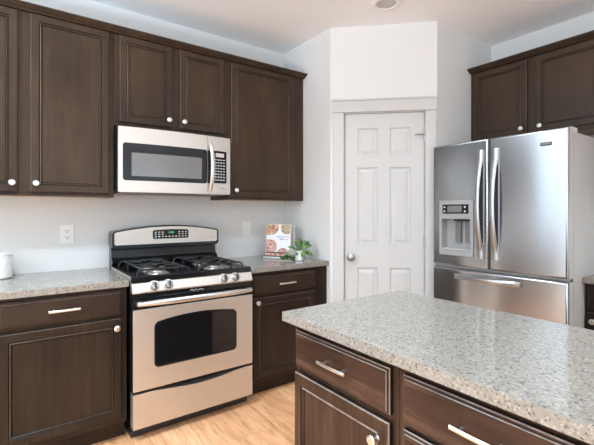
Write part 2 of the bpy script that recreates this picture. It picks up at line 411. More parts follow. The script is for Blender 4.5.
cs.box(DIAG, d0-.011, d0+.0005, 0, dz, -.1, -.002).box(DIAG, d1-.0005, d1+.011, 0, dz, -.1, -.002).box(DIAG, d0-.011, d1+.011, dz-.0005, dz+.011, -.1, -.002)
cs.box(DIAG, d0+.0005, d0+.012, 0, dz, -.062, -.05).box(DIAG, d1-.012, d1-.0005, 0, dz, -.062, -.05).box(DIAG, d0, d1, dz-.012, dz, -.062, -.05)
struct(cs.build('trim_1', 'white'))
struct(MB().box(SIDE, 3.2, 6.99, .001, .1, -XR+.001, -XR+.014, .003).build('baseboard_right', 'white'))
struct(MB().box(BACK, -2.48, -1.98, .001, .1, .001, .014, .003).build('baseboard_back', 'white'))

# ------------------------------------------------------------------ cabinets
def panel_door(f, u0, u1, v0, v1, n0, n1, m, parent, knob=None, st=.056, name='door'):
    b = MB()
    R = lambda t, n: (u0+t, u1-t, v0+t, v1-t, n)
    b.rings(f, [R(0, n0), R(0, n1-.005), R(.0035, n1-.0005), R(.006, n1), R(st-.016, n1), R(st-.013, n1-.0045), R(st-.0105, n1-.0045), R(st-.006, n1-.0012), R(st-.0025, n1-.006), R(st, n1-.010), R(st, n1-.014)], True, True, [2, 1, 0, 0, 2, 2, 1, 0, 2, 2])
    d = b.build(name, (m, EDGE[m], 'glaze_shade'), parent, 25)
    MB().box(f, u0+st+.0004, u1-st-.0004, v0+st+.0004, v1-st-.0004, n1-.0138, n1-.0092).build('panel', m, d)
    if knob:
        ku, kv = knob
        MB().lathe(f.p(ku, kv, n1+.0002), f.N, [(0, 0), (.009, 0), (.006, .004), (.0055, .014), (.012, .018), (.0165, .023), (.0165, .027), (.013, .030), (0, .031)], 20).build('knob', 'nickel', d)
    return d
def pull(f, u, v, n, parent, L=.142, name='handle'):
    b = MB()
    pts = [f.p(u+L*(t-.5), v, n+.0205+.003*(1-(2*t-1)**2)) for t in lin(0, 1, 10)]
    b.tube(pts, .0052, 10, flat=(.8, 1.15))
    for s in (-1, 1): b.tube([f.p(u+s*L*.33, v, n+.0002), f.p(u+s*L*.33, v, n+.0215)], [.0058, .0046], 10)
    return b.build(name, 'nickel', parent)
def drawer_front(f, u0, u1, v0, v1, n0, n1, m, parent, L=.142):
    R = lambda t, n: (u0+t, u1-t, v0+t, v1-t, n)
    d = MB().rings(f, [R(0, n0), R(0, n1-.008), R(.003, n1-.0055), R(.007, n1-.005), R(.0085, n1-.0025), R(.011, n1)], True, True, [2, 1, 0, 2, 1]).build('drawer', (HGRAIN[m, f.U.x > .5], EDGE[m], 'glaze_shade'), parent, 20)
    pull(f, (u0+u1)/2, (v0+v1)/2, n1, d, L); return d

UB, UT, UD = 1.392, 2.434, .300
def upper(label, f, u0, u1, zb, doors, off, group, fu=None):
    """off = n of the wall behind; doors = list of (u0,u1,knob_u)"""
    t = thing('upper_cabinet', label, 'cabinet', f.p((u0+u1)/2, zb, off+.001), group)
    MB().box(f, u0+.0006, u1-.0006, zb+.018, UT, off+.001, off+UD, .0012, 1).build('cabinet_box', 'wood', t)
    b = MB().box(f, u0+.0006, u1-.0006, zb, zb+.0178, off+UD-.02, off+UD, .001, 1).box(f, u0+.0006, u0+.016, zb, zb+.0178, off+.001, off+UD-.02).box(f, u1-.016, u1-.0006, zb, zb+.0178, off+.001, off+UD-.02)
    b.build('bottom_rail', 'wood', t)
    MB().box(f, u0+.0165, u1-.0165, zb+.001, zb+.0178, off+.001, off+UD-.0205).build('underside', 'maple', t)['label'] = 'pale maple underside'
    for a, c, ku in doors:
        panel_door(f, a, c, zb+.024, UT-.005, off+UD+.0006, off+UD+.019, 'wood', t, (ku, zb+.024+.047))
    return t
g = 'dark upper cabinets along the range wall'
upper('tall dark two-door wall cabinet left of the microwave', BACK, -.945, -.019, UB, [(-.921, -.515, -.540), (-.456, -.051, -.430)], 0, g)
upper('short dark two-door wall cabinet directly above the microwave', BACK, -.019, .759, 1.853, [(.012, .344, .320), (.399, .729, .424)], 0, g)
t = upper('tall dark single-door wall cabinet right of the microwave, by the pantry', BACK, .759, XL-.001, UB, [(.788, 1.362, .823)], 0, g)
upper('dark two-door wall cabinet second to the left of the microwave', BACK, -1.871, -.945, UB, [(-1.847, -1.441, -1.466), (-1.382, -.977, -1.356)], 0, g)
CR = lambda off: [(2.4345, off+.285), (2.4345, off+.321), (2.4385, off+.325), (2.4405, off+.325), (2.4415, off+.331), (2.446, off+.340), (2.451, off+.347), (2.454, off+.348), (2.4545, off+.357), (2.458, off+.362), (2.465, off+.363), (2.465, off+.285)]
tag(MB().prism(BACK, CR(0), -1.90, XL-.001).build('crown_molding', 'wood', None, 25), 'dark crown moulding along the top of the range wall cabinets', 'moulding')
RO = -XR                                        # n of the right wall in SIDE
RD = XR-2.4975-.019-UD
t = thing('upper_cabinet', 'dark two-door wall cabinet above the refrigerator', 'cabinet', (XR-.001, -1.7, 1.86), 'dark upper cabinets on the refrigerator wall')
fn = -2.4975                                    # n of the door faces
MB().box(SIDE, B_+.001, 2.178, 1.872, UT, RO+.001, fn-.019, .0012, 1).build('cabinet_box', 'wood', t)
MB().box(SIDE, B_+.001, 2.178, 1.853, 1.8718, fn-.04, fn-.019).box(SIDE, B_+.001, B_+.018, 1.853, 1.8718, RO+.001, fn-.0405).box(SIDE, 2.161, 2.178, 1.853, 1.8718, RO+.001, fn-.0405).build('bottom_rail', 'wood', t)
MB().box(SIDE, B_+.0185, 2.1605, 1.854, 1.8718, RO+.001, fn-.041).build('underside', 'maple', t)['label'] = 'pale maple underside'
panel_door(SIDE, 1.260, 1.675, 1.877, UT-.012, fn-.0184, fn, 'wood', t, (1.640, 1.915))
panel_door(SIDE, 1.733, 2.148, 1.877, UT-.012, fn-.0184, fn, 'wood', t, (1.770, 1.915))
t = thing('upper_cabinet', 'tall dark wall cabinet on the far side of the refrigerator', 'cabinet', (XR-.001, -2.5, UB), 'dark upper cabinets on the refrigerator wall')
MB().box(SIDE, 2.179, 3.10, UB, UT, RO+.001, fn-.019, .0012, 1).build('cabinet_box', 'wood', t)
panel_door(SIDE, 2.205, 2.610, UB+.024, UT-.012, fn-.0184, fn, 'wood', t, (2.585, UB+.07))
panel_door(SIDE, 2.668, 3.075, UB+.024, UT-.012, fn-.0184, fn, 'wood', t, (2.693, UB+.07))
tag(MB().prism(SIDE, CR(fn-.019-.30), B_+.001, 3.12).build('crown_molding', 'wood', None, 25), 'dark crown moulding above the refrigerator cabinets', 'moulding')

CT, TH, BF = .914, .0365, .6155                 # worktop height, slab thickness, face-frame depth
def base(label, f, u0, u1, off, units, group, m='wood_base', depth=BF, toe=True):
    """units = ('drawer',u0,u1,v0,v1) or ('door',u0,u1,v0,v1,knob_u,knob_v)"""
    t = thing('base_cabinet', label, 'cabinet', f.p((u0+u1)/2, 0, off+.001), group)
    MB().box(f, u0+.0006, u1-.0006, .105, CT-TH-.0006, off+.001, off+depth, .0012, 1).build('cabinet_box', m, t)
    MB().box(f, u0+.0006, u1-.0006, .0005, .1045, off+.001, off+depth-.062).build('toe_kick', m, t)
    for q in units:
        if q[0] == 'drawer': drawer_front(f, *q[1:5], off+depth+.0006, off+depth+.020, m, t)
        else: panel_door(f, *q[1:5], off+depth+.0006, off+depth+.020, m, t, q[5:7])
    return t
g = 'dark base cabinets along the range wall'
base('dark base cabinet with one drawer over one door, left of the range', BACK, -.625, -.012, 0, [('drawer', -.597, -.044, .724, .856), ('door', -.597, -.044, .140, .702, -.070, .652)], g)
base('dark base cabinet with paired doors, far left along the range wall', BACK, -1.90, -.625, 0, [('drawer', -1.872, -1.29, .724, .856), ('drawer', -1.235, -.653, .724, .856), ('door', -1.872, -1.29, .140, .702, -1.316, .652), ('door', -1.235, -.653, .140, .702, -1.209, .652)], g)
base('dark base cabinet with drawer and door, between the range and the pantry', BACK, .775, XL-.001, 0, [('drawer', .804, 1.345, .718, .848), ('door', .804, 1.345, .140, .696, .829, .668)], g)
tag(MB().box(BACK, -1.93, -.007, CT-TH, CT, .001, .6475, .004, 2).build('countertop', 'stone'), 'speckled grey stone worktop left of the range', 'countertop')
tag(MB().box(BACK, .770, XL-.0015, CT-TH, CT, .001, .6475, .004, 2).build('countertop', 'stone'), 'speckled grey stone worktop right of the range, holding the cookbooks', 'countertop')
# right wall run beside the refrigerator
base('dark base cabinet glimpsed right of the refrigerator', SIDE, 2.134, 3.05, RO, [('drawer', 2.146, 3.022, .724, .856), ('door', 2.146, 2.588, .140, .702, 2.180, .655), ('door', 2.612, 3.022, .140, .702, 2.985, .655)], None, depth=.6)
tag(MB().box(SIDE, 2.1325, 3.08, CT-TH, CT, RO+.001, -2.183, .004, 2).build('countertop', 'stone'), 'speckled grey worktop end just right of the refrigerator', 'countertop')

# island
IX, IXB, IY, IYE = .303, .9943, 1.7491, 4.02
fi = -.323                                      # n of door faces
g = 'island cabinets with fronts facing the range aisle'
def island_cab(label, u0, u1, units):
    t = thing('island_cabinet', label, 'cabinet', (IXB-.05, -(u0+u1)/2, 0), g)
    MB().box(SIDE, u0+.0006, u1-.0006, .105, CT-TH-.0006, -(IXB-.045), fi-.020, .0012, 1).build('cabinet_box', 'wood_island', t)
    MB().box(SIDE, u0+.0006, u1-.0006, .0005, .1045, -(IXB-.045), fi-.085).build('toe_kick', 'wood_island', t)
    for q in units:
        if q[0] == 'drawer': drawer_front(SIDE, *q[1:5], fi-.0194, fi, 'wood_island', t)
        else: panel_door(SIDE, *q[1:5], fi-.0194, fi, 'wood_island', t, q[5:7])
island_cab('dark brown island cabinet with one drawer over a door, nearest the range', 1.797, 2.300, [('drawer', 1.805, 2.276, .716, .852), ('door', 1.805, 2.276, .135, .694, 2.232, .634)])
island_cab('dark brown island drawer stack next to the door cabinet', 2.300, 2.815, [('drawer', 2.324, 2.791, .716, .852), ('drawer', 2.324, 2.791, .430, .700), ('drawer', 2.324, 2.791, .135, .414)])
island_cab('dark brown island cabinet at the far end from the range', 2.815, 3.97, [('drawer', 2.839, 3.375, .716, .852), ('drawer', 3.41, 3.946, .716, .852), ('door', 2.839, 3.375, .135, .694, 3.34, .634), ('door', 3.41, 3.946, .135, .694, 3.445, .634)])
tag(MB().box(SIDE, IY, IYE, CT-TH, CT, -IXB, -IX, .004, 2).build('countertop', 'stone'), 'long speckled grey stone top of the kitchen island', 'countertop')

# ------------------------------------------------------------------ range
rg = thing('gas_range', 'stainless steel gas range between the base cabinets', 'range', (.381, -.36, 0))
MB().box(BACK, .003, .759, .045, .896, .02, .640, .002, 1).build('oven_body', 'black', rg)
MB().box(BACK, .006, .756, .008, .0445, .05, .625).build('under_drawer_shade', 'black_matte', rg)  # black block added for the dark shade under the storage drawer
for u in (.06, .70):
    for n in (.10, .58): MB().lathe(BACK.p(u, .0005, n), (0, 0, 1), [(0, 0), (.018, 0), (.018, .0074), (0, .0074)], 14).build('foot', 'black_matte', rg)
ct = MB().rings(BACK, [(0, .762, .8965, .8965, .02)] and [(.0005, .7615, .897, .897, .02)], False, False)
ct = MB()
# cooktop: a shallow tray with raised rim
def ringz(b, rects):                            # horizontal loft (u0,u1,n0,n1,z)
    rs = [[b.b.verts.new(BACK.p(u, z, n)) for u, n in ((u0, n0), (u1, n0), (u1, n1), (u0, n1))] for u0, u1, n0, n1, z in rects]
    for a, c in zip(rs, rs[1:]):
        for i in range(4): b.b.faces.new((a[i], a[(i+1) % 4], c[(i+1) % 4], c[i]))
    b.b.faces.new(rs[0][::-1]); b.b.faces.new(rs[-1])
ringz(ct, [(0, .762, .10, .668, .8965), (0, .762, .10, .668, .926), (.005, .757, .105, .662, .932), (.020, .742, .120, .646, .932), (.034, .728, .134, .632, .918)])
ct.build('cooktop', 'black', rg, 25)
MB().box(BACK, -.0008, .0095, .890, .9285, .112, .655, .002).build('side_trim', 'steel', rg)
MB().box(BACK, .7525, .7628, .890, .9285, .112, .655, .002).build('side_trim', 'steel', rg)
for bu, bn, br_ in ((.195, .245, .037), (.567, .245, .037), (.195, .505, .046), (.567, .505, .046)):
    bo = MB().lathe(BACK.p(bu, .9183, bn), (0, 0, 1), [(0, 0), (br_*1.5, 0), (br_*1.45, .003), (br_*1.2, .005), (br_, .012), (br_*.98, .020), (0, .020)], 28).build('burner', 'burner', rg)
    MB().lathe(BACK.p(bu, .9386, bn), (0, 0, 1), [(0, 0), (br_*.86, 0), (br_*.9, .005), (br_*.7, .009), (0, .010)], 28).build('burner_cap', 'black_matte', bo)
for (g0, g1) in ((.040, .350), (.412, .722)):   # two grates, each over a pair of burners
    gb = MB(); zt = .962; r = .0058; gm = (g0+g1)/2
    n0, n1 = .135, .625
    for n in (n0, n1):
        gb.tube([BACK.p(g0, .9265, n), BACK.p(g0+.006, zt-.012, n), BACK.p(g0+.022, zt, n), BACK.p(g1-.022, zt, n), BACK.p(g1-.006, zt-.012, n), BACK.p(g1, .9265, n)], r, 8)
    gb.tube([BACK.p(g0+.035, zt, n0), BACK.p(g0+.035, zt, n1)], r, 8); gb.tube([BACK.p(g1-.035, zt, n0), BACK.p(g1-.035, zt, n1)], r, 8)
    gb.tube([BACK.p(g0+.035, zt, (n0+n1)/2), BACK.p(g1-.035, zt, (n0+n1)/2)], r, 8)
    for bn in (.245, .505):
        for s in (-1, 1):
            gb.tube([BACK.p(gm+s*.120, zt, bn), BACK.p(gm+s*.055, zt+.002, bn), BACK.p(gm+s*.030, zt-.003, bn)], r, 8)
            gb.tube([BACK.p(gm, zt, bn+s*.118), BACK.p(gm, zt+.002, bn+s*.055), BACK.p(gm, zt-.003, bn+s*.030)], r, 8)
    for u in (g0+.035, g1-.035):
        gb.tube([BACK.p(u, .9185, n0+.11), BACK.p(u, zt, n0+.11)], r, 8); gb.tube([BACK.p(u, .9185, n1-.11), BACK.p(u, zt, n1-.11)], r, 8)
    gb.build('burner_grate', 'black_matte', rg)
# backguard
bgp = MB().prism(BACK, [(.897, .022), (.897, .099), (.934, .0992), (.950, .132), (.962, .134), (.972, .124), (.985, .100), (1.075, .086), (1.075, .022)], .004, .758)
bgp.build('backguard', 'black', rg)
us, lo, hi = rrect(.0, .762, 1.050, 1.166, .022, 6, 18, .038)
MB().strip(BACK, us, lo, hi, const(.146), const(.024)).build('backguard_frame', 'black', rg)
us, lo, hi = rrect(.014, .748, 1.074, 1.158, .012, 6, 18, .037)
face = MB().strip(BACK, us, lo, hi, const(.150), const(.1465)).build('backguard_panel', 'steel', rg)
us, lo, hi = rrect(.262, .520, 1.108, 1.170, .010, 5, 8, .004)
dsp = MB().strip(BACK, us, lo, hi, const(.1525), const(.1505)).build('clock_display', 'black_glass', rg)
MB().text(BACK, '12:00', .391, 1.151, .1530, .018).build('clock_digits', 'green', dsp)
bt = MB()
for row, z in enumerate((1.155, 1.140, 1.123)):
    for i in range(10):
        u = .282+i*.0242
        if .35 < u < .432 and row < 2: continue
        bt.box(BACK, u-.006, u+.006, z-.003, z+.003, .1526, .1531)
bt.build('touch_buttons', 'ink_light', dsp)
bd = MB().lathe(BACK.p(.391, 1.093, .1502), BACK.N, [(0, 0), (.008, 0), (.008, .001), (0, .001)], 16).build('badge', 'chrome', rg)
MB().text(BACK, 'GE', .391, 1.093, .1515, .008).build('lettering', 'ink', bd)
# front control panel, slightly tilted
FT = .655; FB = .690
cp = MB().prism(BACK, [(.838, .6405), (.838, FB), (.846, FB+.003), (.893, FT+.016), (.8962, FT+.010), (.8962, .6405)], .001, .761).build('control_panel', 'steel', rg)
tl = Vector(BACK.N)*.95+Vector((0, 0, .31))
for u in (.122, .204, .558, .640):
    o = BACK.p(u, .869, .6785)
    kn = MB().lathe(o, tl, [(0, 0), (.028, 0), (.028, .003), (.025, .006), (.0215, .007), (.0205, .030), (.018, .033), (0, .033)], 24).build('control_knob', 'knob_metal', rg)
    ax = tl.normalized(); a = Vector((1, 0, 0)); c = ax.cross(a)
    b = MB(); P = o+ax*.0335
    fk = Fr(P, (1, 0, 0)); fk.N = ax; fk.V = -c if (-c).z > 0 else c
    b.box(fk, -.0045, .0045, -.018, .018, 0, .009, .002).build('grip', 'black_matte', kn)
    MB().lathe(o+ax*.0004, ax, [(.0285, 0), (.0285, .0008), (.034, .0008), (.034, 0), (.0285, 0)], 24).build('dial_ring', 'chrome', kn)
# dark vent strip with its small script mark
MB().box(BACK, .004, .758, .806, .837, .6405, .684, .002).build('vent_trim', 'black', rg)
sq = MB(); u0 = .36
sq.tube([BACK.p(.335+.085*t, .8225+.0042*math.sin(t*19), .6848) for t in lin(0, 1, 34)], .0012, 6)
sq.build('script_mark', 'ink_light', rg)
# oven door
od = MB().box(BACK, .002, .760, .284, .800, .6405, .683, .004).build('oven_door', 'black', rg)
odf = MB().box(BACK, .003, .759, .288, .748, .6835, .697, .004).build('door_skin', 'steel', od)
us, lo, hi = rrect(.118, .640, .404, .664, .028, 6, 20, .026)
MB().strip(BACK, us, lo, hi, const(.6985), const(.6972)).build('window_frame', 'black', od)
us, lo, hi = rrect(.130, .628, .416, .652, .022, 6, 20, .026)
MB().strip(BACK, us, lo, hi, const(.6996), const(.6986)).build('window_glass', 'black_glass', od)
hp = [BACK.p(.022+.718*t, .783+.003*math.sin(math.pi*t), .718+.026*math.sin(math.pi*t)) for t in lin(0, 1, 24)]
hb = MB().tube(hp, [.011+.004*min(1, 6*min(i, 24-i)/24) for i in range(25)], 14, flat=(.85, 1.1))
for u in (.034, .728): hb.box(BACK, u-.014, u+.014, .771, .797, .6832, .722, .004)
hb.build('door_handle', 'chrome', od)
# storage drawer with a scooped top edge
us = lin(.003, .759, 40)
def scoop(u):
    t = (u-.10)/(.70-.10)
    return .272-(.024*math.sin(math.pi*t)**1.4 if 0 < t < 1 else 0)
sd = MB().strip(BACK, us, const(.076), scoop, const(.694), const(.6405)).build('storage_drawer', 'steel', rg, 50)

# ------------------------------------------------------------------ microwave
mw = thing('microwave', 'stainless over-the-range microwave under the short wall cabinet', 'microwave', (.368, -.2, 1.432))
U0, U1, Z0, Z1 = -.012, .745, 1.421, 1.838
MB().box(BACK, U0+.002, U1-.002, Z0+.012, Z1-.002, .002, .372, .002, 1).build('case', 'black_matte', mw)
MB().box(BACK, U0+.02, U1-.02, Z0, Z0+.0118, .01, .36, .002, 1).build('bottom_grille', 'grey_plastic', mw)
mc, mh = (U0+U1)/2, (U1-U0)/2
nf = lambda u: .388+.022*(1-((u-mc)/mh)**2)
def bow(k): return lambda u: nf(u)+k
us, lo, hi = rrect(U0, U1, Z0+.004, Z1-.004, .006, 4, 26)
fs = MB().strip(BACK, us, lo, hi, nf, const(.3725)).build('front_shell', 'steel', mw, 40)
us, lo, hi = rrect(.014, .560, 1.498, 1.734, .016, 5, 22)
wd = MB().strip(BACK, us, lo, hi, bow(.0020), bow(.0003)).build('door_window', 'black', mw, 40)
us, lo, hi = rrect(.064, .520, 1.527, 1.674, .004, 3, 20)
MB().strip(BACK, us, lo, hi, bow(.0030), bow(.0022)).build('window_screen', 'mw_glass', wd, 40)
us, lo, hi = rrect(.606, .712, 1.504, 1.734, .008, 4, 8)
kp = MB().strip(BACK, us, lo, hi, bow(.0020), bow(.0003)).build('control_panel', 'black', mw, 40)
us = lin(.626, .692, 4)
MB().strip(BACK, us, const(1.690), const(1.718), bow(.0028), bow(.0021)).build('display', 'light_plastic', kp, 40)
kb = MB()
for r in range(8):
    for c in range(4):
        u = .619+c*.0218; z = 1.671-r*.0205
        wv = .0078 if (r+c) % 2 else .0066
        kb.strip(BACK, lin(u, u+wv*2, 1), const(z-.0045), const(z+.0035), bow(.0026), bow(.0021))
kb.build('buttons', 'light_plastic', kp)
MB().strip(BACK, [.5635, .6015], const(1.438), const(1.830), bow(.0008), bow(.0002)).build('door_seam', 'steel', mw)
MB().strip(BACK, [.562, .5634], const(1.438), const(1.830), bow(.0009), bow(.0002)).build('door_gap', 'dark_gap', mw)
us, lo, hi = rrect(.5665, .600, 1.500, 1.734, .006, 3, 4)
MB().strip(BACK, us, lo, hi, bow(.0022), bow(.0010)).build('handle_recess', 'black', mw, 40)
hp = [BACK.p(.583+.003*math.sin(math.pi*t), 1.452+.330*t, nf(.583)+.010+.034*math.sin(math.pi*t)**.7) for t in lin(0, 1, 20)]
hb = MB().tube(hp, [.0095+.002*math.sin(math.pi*i/20) for i in range(21)], 12, flat=(.8, 1.35), up=(1, 0, 0))
for z in (1.457, 1.777): hb.tube([BACK.p(.583, z, nf(.583)+.0012), BACK.p(.583, z, nf(.583)+.014)], .009, 12)
hb.build('door_handle', 'chrome', mw)
bd = MB().lathe(BACK.p(.040, 1.458, nf(.04)+.0002), BACK.N, [(0, 0), (.010, 0), (.010, .0018), (0, .0018)], 18).build('badge', 'chrome', mw)
MB().text(BACK, 'GE', .040, 1.458, nf(.04)+.0024, .010, .0003).build('lettering', 'ink', bd)
pm = MB()
for i in range(5): pm.box(BACK, .622+i*.019, .634+i*.019, 1.468, 1.472, nf(.66)+.0004-.0035*i/5-.0008, nf(.66)+.0012-.0030*i/5)
pm.build('pad_print', 'grey_plastic', mw)

# ------------------------------------------------------------------ refrigerator
FX = 1.985; nF = -FX
fr = thing('refrigerator', 'stainless french-door refrigerator with ice dispenser and bottom freezer', 'refrigerator', (2.40, -1.68, 0))
f0, f1, fm = 1.2335, 2.131, 1.665
MB().box(SIDE, f0+.006, f1-.001, .02, 1.765, -2.79, nF-.079, .004).build('case', 'fridge_side', fr)['label'] = 'pale grey painted side'
MB().box(SIDE, f0+.01, f1-.008, .03, 1.75, nF-.0788, nF-.072).build('door_gasket', 'dark_gap', fr)
def contour(u0, u1): 
    c, h = (u0+u1)/2, (u1-u0)/2
    return lambda u: nF-.010*abs((u-c)/h)**3-.0
def fdoor(name, u0, u1, v0, v1, hole=None):
    b = MB(); e = .006; R = lambda t, n: (u0+t, u1-t, v0+t, v1-t, n)
    rs = [R(0, nF-.071), R(0, nF-.016), R(.0025, nF-.007), R(.007, nF-.0022), R(.014, nF)]
    if hole: rs += [(*hole, nF), (*hole, nF-.060)]
    return b.rings(SIDE, rs, True, True, [1]+[0]*(len(rs)-2)).build(name, ('steel_fridge', 'fridge_side'), fr, 40)
hole = (1.310, 1.545, 1.022, 1.254)
ld = fdoor('door', f0, fm-.003, .916, 1.785, hole)
rd = fdoor('door', fm+.003, f1, .916, 1.785)
fz = fdoor('freezer_drawer', f0, f1, .105, .898)
MB().box(SIDE, f0+.012, f1-.012, .9035, .9105, nF-.07, nF-.030).build('seam_trim', 'light_plastic', fr)
MB().box(SIDE, f0+.012, f1-.012, .0005, .100, nF-.0848, nF-.040, .003).build('kick_grille', 'grey_plastic', fr)
for u in (f0+.05, f1-.05):
    b = MB().box(SIDE, u-.042, u+.042, 1.7655, 1.797, nF-.16, nF-.074, .006)
    b.build('hinge_cover', 'light_plastic', fr)
def arch_handle(d, pts_fn, wid, up, name='handle'):
    P = [pts_fn(t) for t in lin(0, 1, 28)]
    R = [1.0+.75*abs(2*t-1)**2.2 for t in lin(0, 1, 28)]
    return MB().tube(P, R, 14, flat=(wid, .0085), up=up).build(name, 'chrome', d)
sn = lambda t: math.sin(math.pi*t)**.55
bow_ = lambda t: math.sin(math.pi*min(1, max(0, (t-.10)/.80)))**.75 if .10 < t < .90 else 0
for d, uc in ((ld, 1.614), (rd, 1.716)):
    MB().box(SIDE, uc-.022, uc+.022, .985, 1.715, nF+.0002, nF+.008, .004).build('handle_plate', 'handle_metal', d)
    MB().box(SIDE, uc-.017, uc+.017, 1.09, 1.61, nF+.0082, nF+.0092).build('handle_gap_shade', 'ink', d)  # dark strip painting the shaded gap between bar and door
    P = [SIDE.p(uc, .987+.726*t, nF+.0135+.044*bow_(t)) for t in lin(0, 1, 36)]
    MB().tube(P, [1.0+.35*(1-bow_(t)) for t in lin(0, 1, 36)], 14, flat=(.0155, .0066), up=SIDE.N).build('handle', 'handle_metal', d)
MB().box(SIDE, 1.424, 1.876, .826, .864, nF+.0002, nF+.008, .004).build('handle_plate', 'handle_metal', fz)
MB().box(SIDE, 1.47, 1.83, .832, .858, nF+.0082, nF+.0092).build('handle_gap_shade', 'ink', fz)  # same painted gap shade behind the freezer bar
P = [SIDE.p(1.426+.448*t, .849, nF+.0125+.036*bow_(t)) for t in lin(0, 1, 36)]
MB().tube(P, [1.0+.3*(1-bow_(t)) for t in lin(0, 1, 36)], 14, flat=(.0062, .0135), up=(0, 0, 1)).build('handle', 'handle_metal', fz)
# ice and water dispenser
dp = MB()
a0, a1, z0, z1 = 1.295, 1.560, .990, 1.380
door_f = [(a0, a1, z0, z1, nF+.0003), (a0, a1, z0, z1, nF+.006), (a0+.005, a1-.005, z0+.005, z1-.005, nF+.009), (hole[0]+.006, hole[1]-.006, hole[2]+.006, hole[3]-.004, nF+.009), (hole[0]+.008, hole[1]-.008, hole[2]+.008, hole[3]-.006, nF-.050), (hole[0]+.008, hole[1]-.008, hole[2]+.008, hole[3]-.006, nF-.055)]
dp.rings(SIDE, door_f, False, True)
dsp = dp.build('ice_dispenser', 'dispenser_grey', ld, 30)
MB().box(SIDE, 1.326, 1.528, 1.288, 1.352, nF+.0092, nF+.012, .003).build('dispenser_display', 'black_glass', ld)
MB().box(SIDE, 1.366, 1.478, 1.297, 1.343, nF+.0121, nF+.0128).build('dispenser_screen', 'grey_plastic', ld)
b = MB()
for u in (1.342, 1.502):
    for z in (1.304, 1.334): b.lathe(SIDE.p(u, z, nF+.0121), SIDE.N, [(0, 0), (.007, 0), (.007, .001), (0, .001)], 12)
b.build('dispenser_buttons', 'light_plastic', ld)
for u in (1.428, 1.504): MB().box(SIDE, u-.026, u+.018, 1.085, 1.235, nF-.046, nF-.030, .003).build('dispenser_paddle', 'grey_plastic', ld)
MB().box(SIDE, 1.408, 1.534, 1.2365, 1.2475, nF-.040, nF-.002, .002).build('dispenser_spout', 'dark_gap', ld)
MB().box(SIDE, hole[0]+.010, hole[1]-.010, hole[2]+.0085, hole[2]+.016, nF-.048, nF+.007, .002).build('drip_tray', 'light_plastic', ld)
lg = MB().box(SIDE, 1.985, 2.047, 1.690, 1.711, nF+.0003, nF+.003, .001).build('badge', 'ink', rd)
MB().text(SIDE, 'MAYTAG', 2.016, 1.7005, nF+.0033, .0125, .0003).build('lettering', 'ink_light', lg)

# ------------------------------------------------------------------ things on the left worktop and the walls
c = thing('canister', 'white marbled ceramic canister at the left end of the worktop', 'canister', (-.612, -.125, CT))
R0 = .078
MB().lathe((-.612, -.125, CT+.0005), (0, 0, 1), [(0, 0), (R0-.012, 0), (R0-.003, .004), (R0, .014), (R0, .128), (R0-.002, .132), (R0-.007, .133), (R0-.008, .128), (R0-.009, .02), (0, .015)], 40).build('jar', 'ceramic', c)
MB().lathe((-.612, -.125, CT+.1338), (0, 0, 1), [(0, 0), (R0-.002, 0), (R0, .003), (R0-.001, .008), (.03, .012), (.008, .013), (.007, .018), (.012, .024), (.010, .031), (0, .033)], 40).build('lid', 'ceramic', c)

o = thing('power_outlet', 'white duplex outlet on the wall left of the range', 'outlet', (-.246, -.001, 1.154))
MB().box(BACK, -.286, -.206, 1.093, 1.215, .0005, .006, .002).build('cover_plate', 'plastic_white', o)
us, lo, hi = rrect(-.263, -.229, 1.110, 1.198, .010, 4, 4)
rc = MB().strip(BACK, us, lo, hi, const(.0085), const(.0062)).build('receptacle', 'plastic_white', o)
b = MB()
for z in (1.176, 1.132):
    b.box(BACK, -.2545, -.2515, z-.005, z+.007, .0086, .0092).box(BACK, -.2405, -.2375, z-.005, z+.006, .0086, .0092)
    b.lathe(BACK.p(-.246, z-.011, .0086), BACK.N, [(0, 0), (.0035, 0), (.0035, .0006), (0, .0006)], 10)
b.build('slots', 'ink', rc)
o = thing('light_switch', 'white rocker switch on the wall right of the range', 'switch', (1.084, -.001, 1.152))
MB().box(BACK, 1.044, 1.124, 1.091, 1.213, .0005, .006, .002).build('cover_plate', 'plastic_white', o)
MB().prism(BACK, [(1.118, .0062), (1.118, .0075), (1.152, .0090), (1.186, .0120), (1.186, .0062)], 1.067, 1.101).build('rocker', 'plastic_white', o)

# ------------------------------------------------------------------ cookbooks and plant on the right worktop
bx = Fr((1.122, -.206, 0), (.60, -.80, 0))       # front edge of the stack, facing the camera
def lying_book(label, u0, u1, d, z0, z1, cover, spine, group):
    t = thing('book', label, 'book', bx.p((u0+u1)/2, z0, -d/2), group)
    tk = .003
    b = MB().box(bx, u0, u1, z0+.0003, z0+tk, -d, 0, .0008, 1).box(bx, u0, u1, z1-tk, z1, -d, 0, .0008, 1)
    b.build('cover', cover, t)
    MB().box(bx, u0+.0035, u1-.003, z0+tk+.0001, z1-tk-.0001, -d+.004, -.004).build('pages', 'paper', t)
    MB().box(bx, u0, u0+.003, z0+tk, z1-tk, -d, -.0005).build('spine', spine, t)
    return t
g = 'cookbooks in the pile beside the plant'
zz = CT+.0005
b1 = lying_book('flat dark-covered book with white pages at the bottom of the cookbook pile', 0, .262, .185, zz, zz+.022, 'ink', 'ink', g)
t = thing('book', 'flat book with reddish food spine, second in the cookbook pile', 'book', bx.p(.13, zz+.0225, -.09), g)
z0, z1 = zz+.0225, zz+.050
MB().box(bx, .022, .256, z0, z0+.003, -.178, -.004, .0008, 1).box(bx, .022, .256, z1-.003, z1, -.178, -.004, .0008, 1).build('cover', 'ink', t)
MB().box(bx, .025, .253, z0+.0031, z1-.0031, -.175, -.0075).build('pages', 'paper', t)
MB().box(bx, .0222, .2558, z0+.0031, z1-.0031, -.0072, -.0042).build('spine', 'food_red', t)
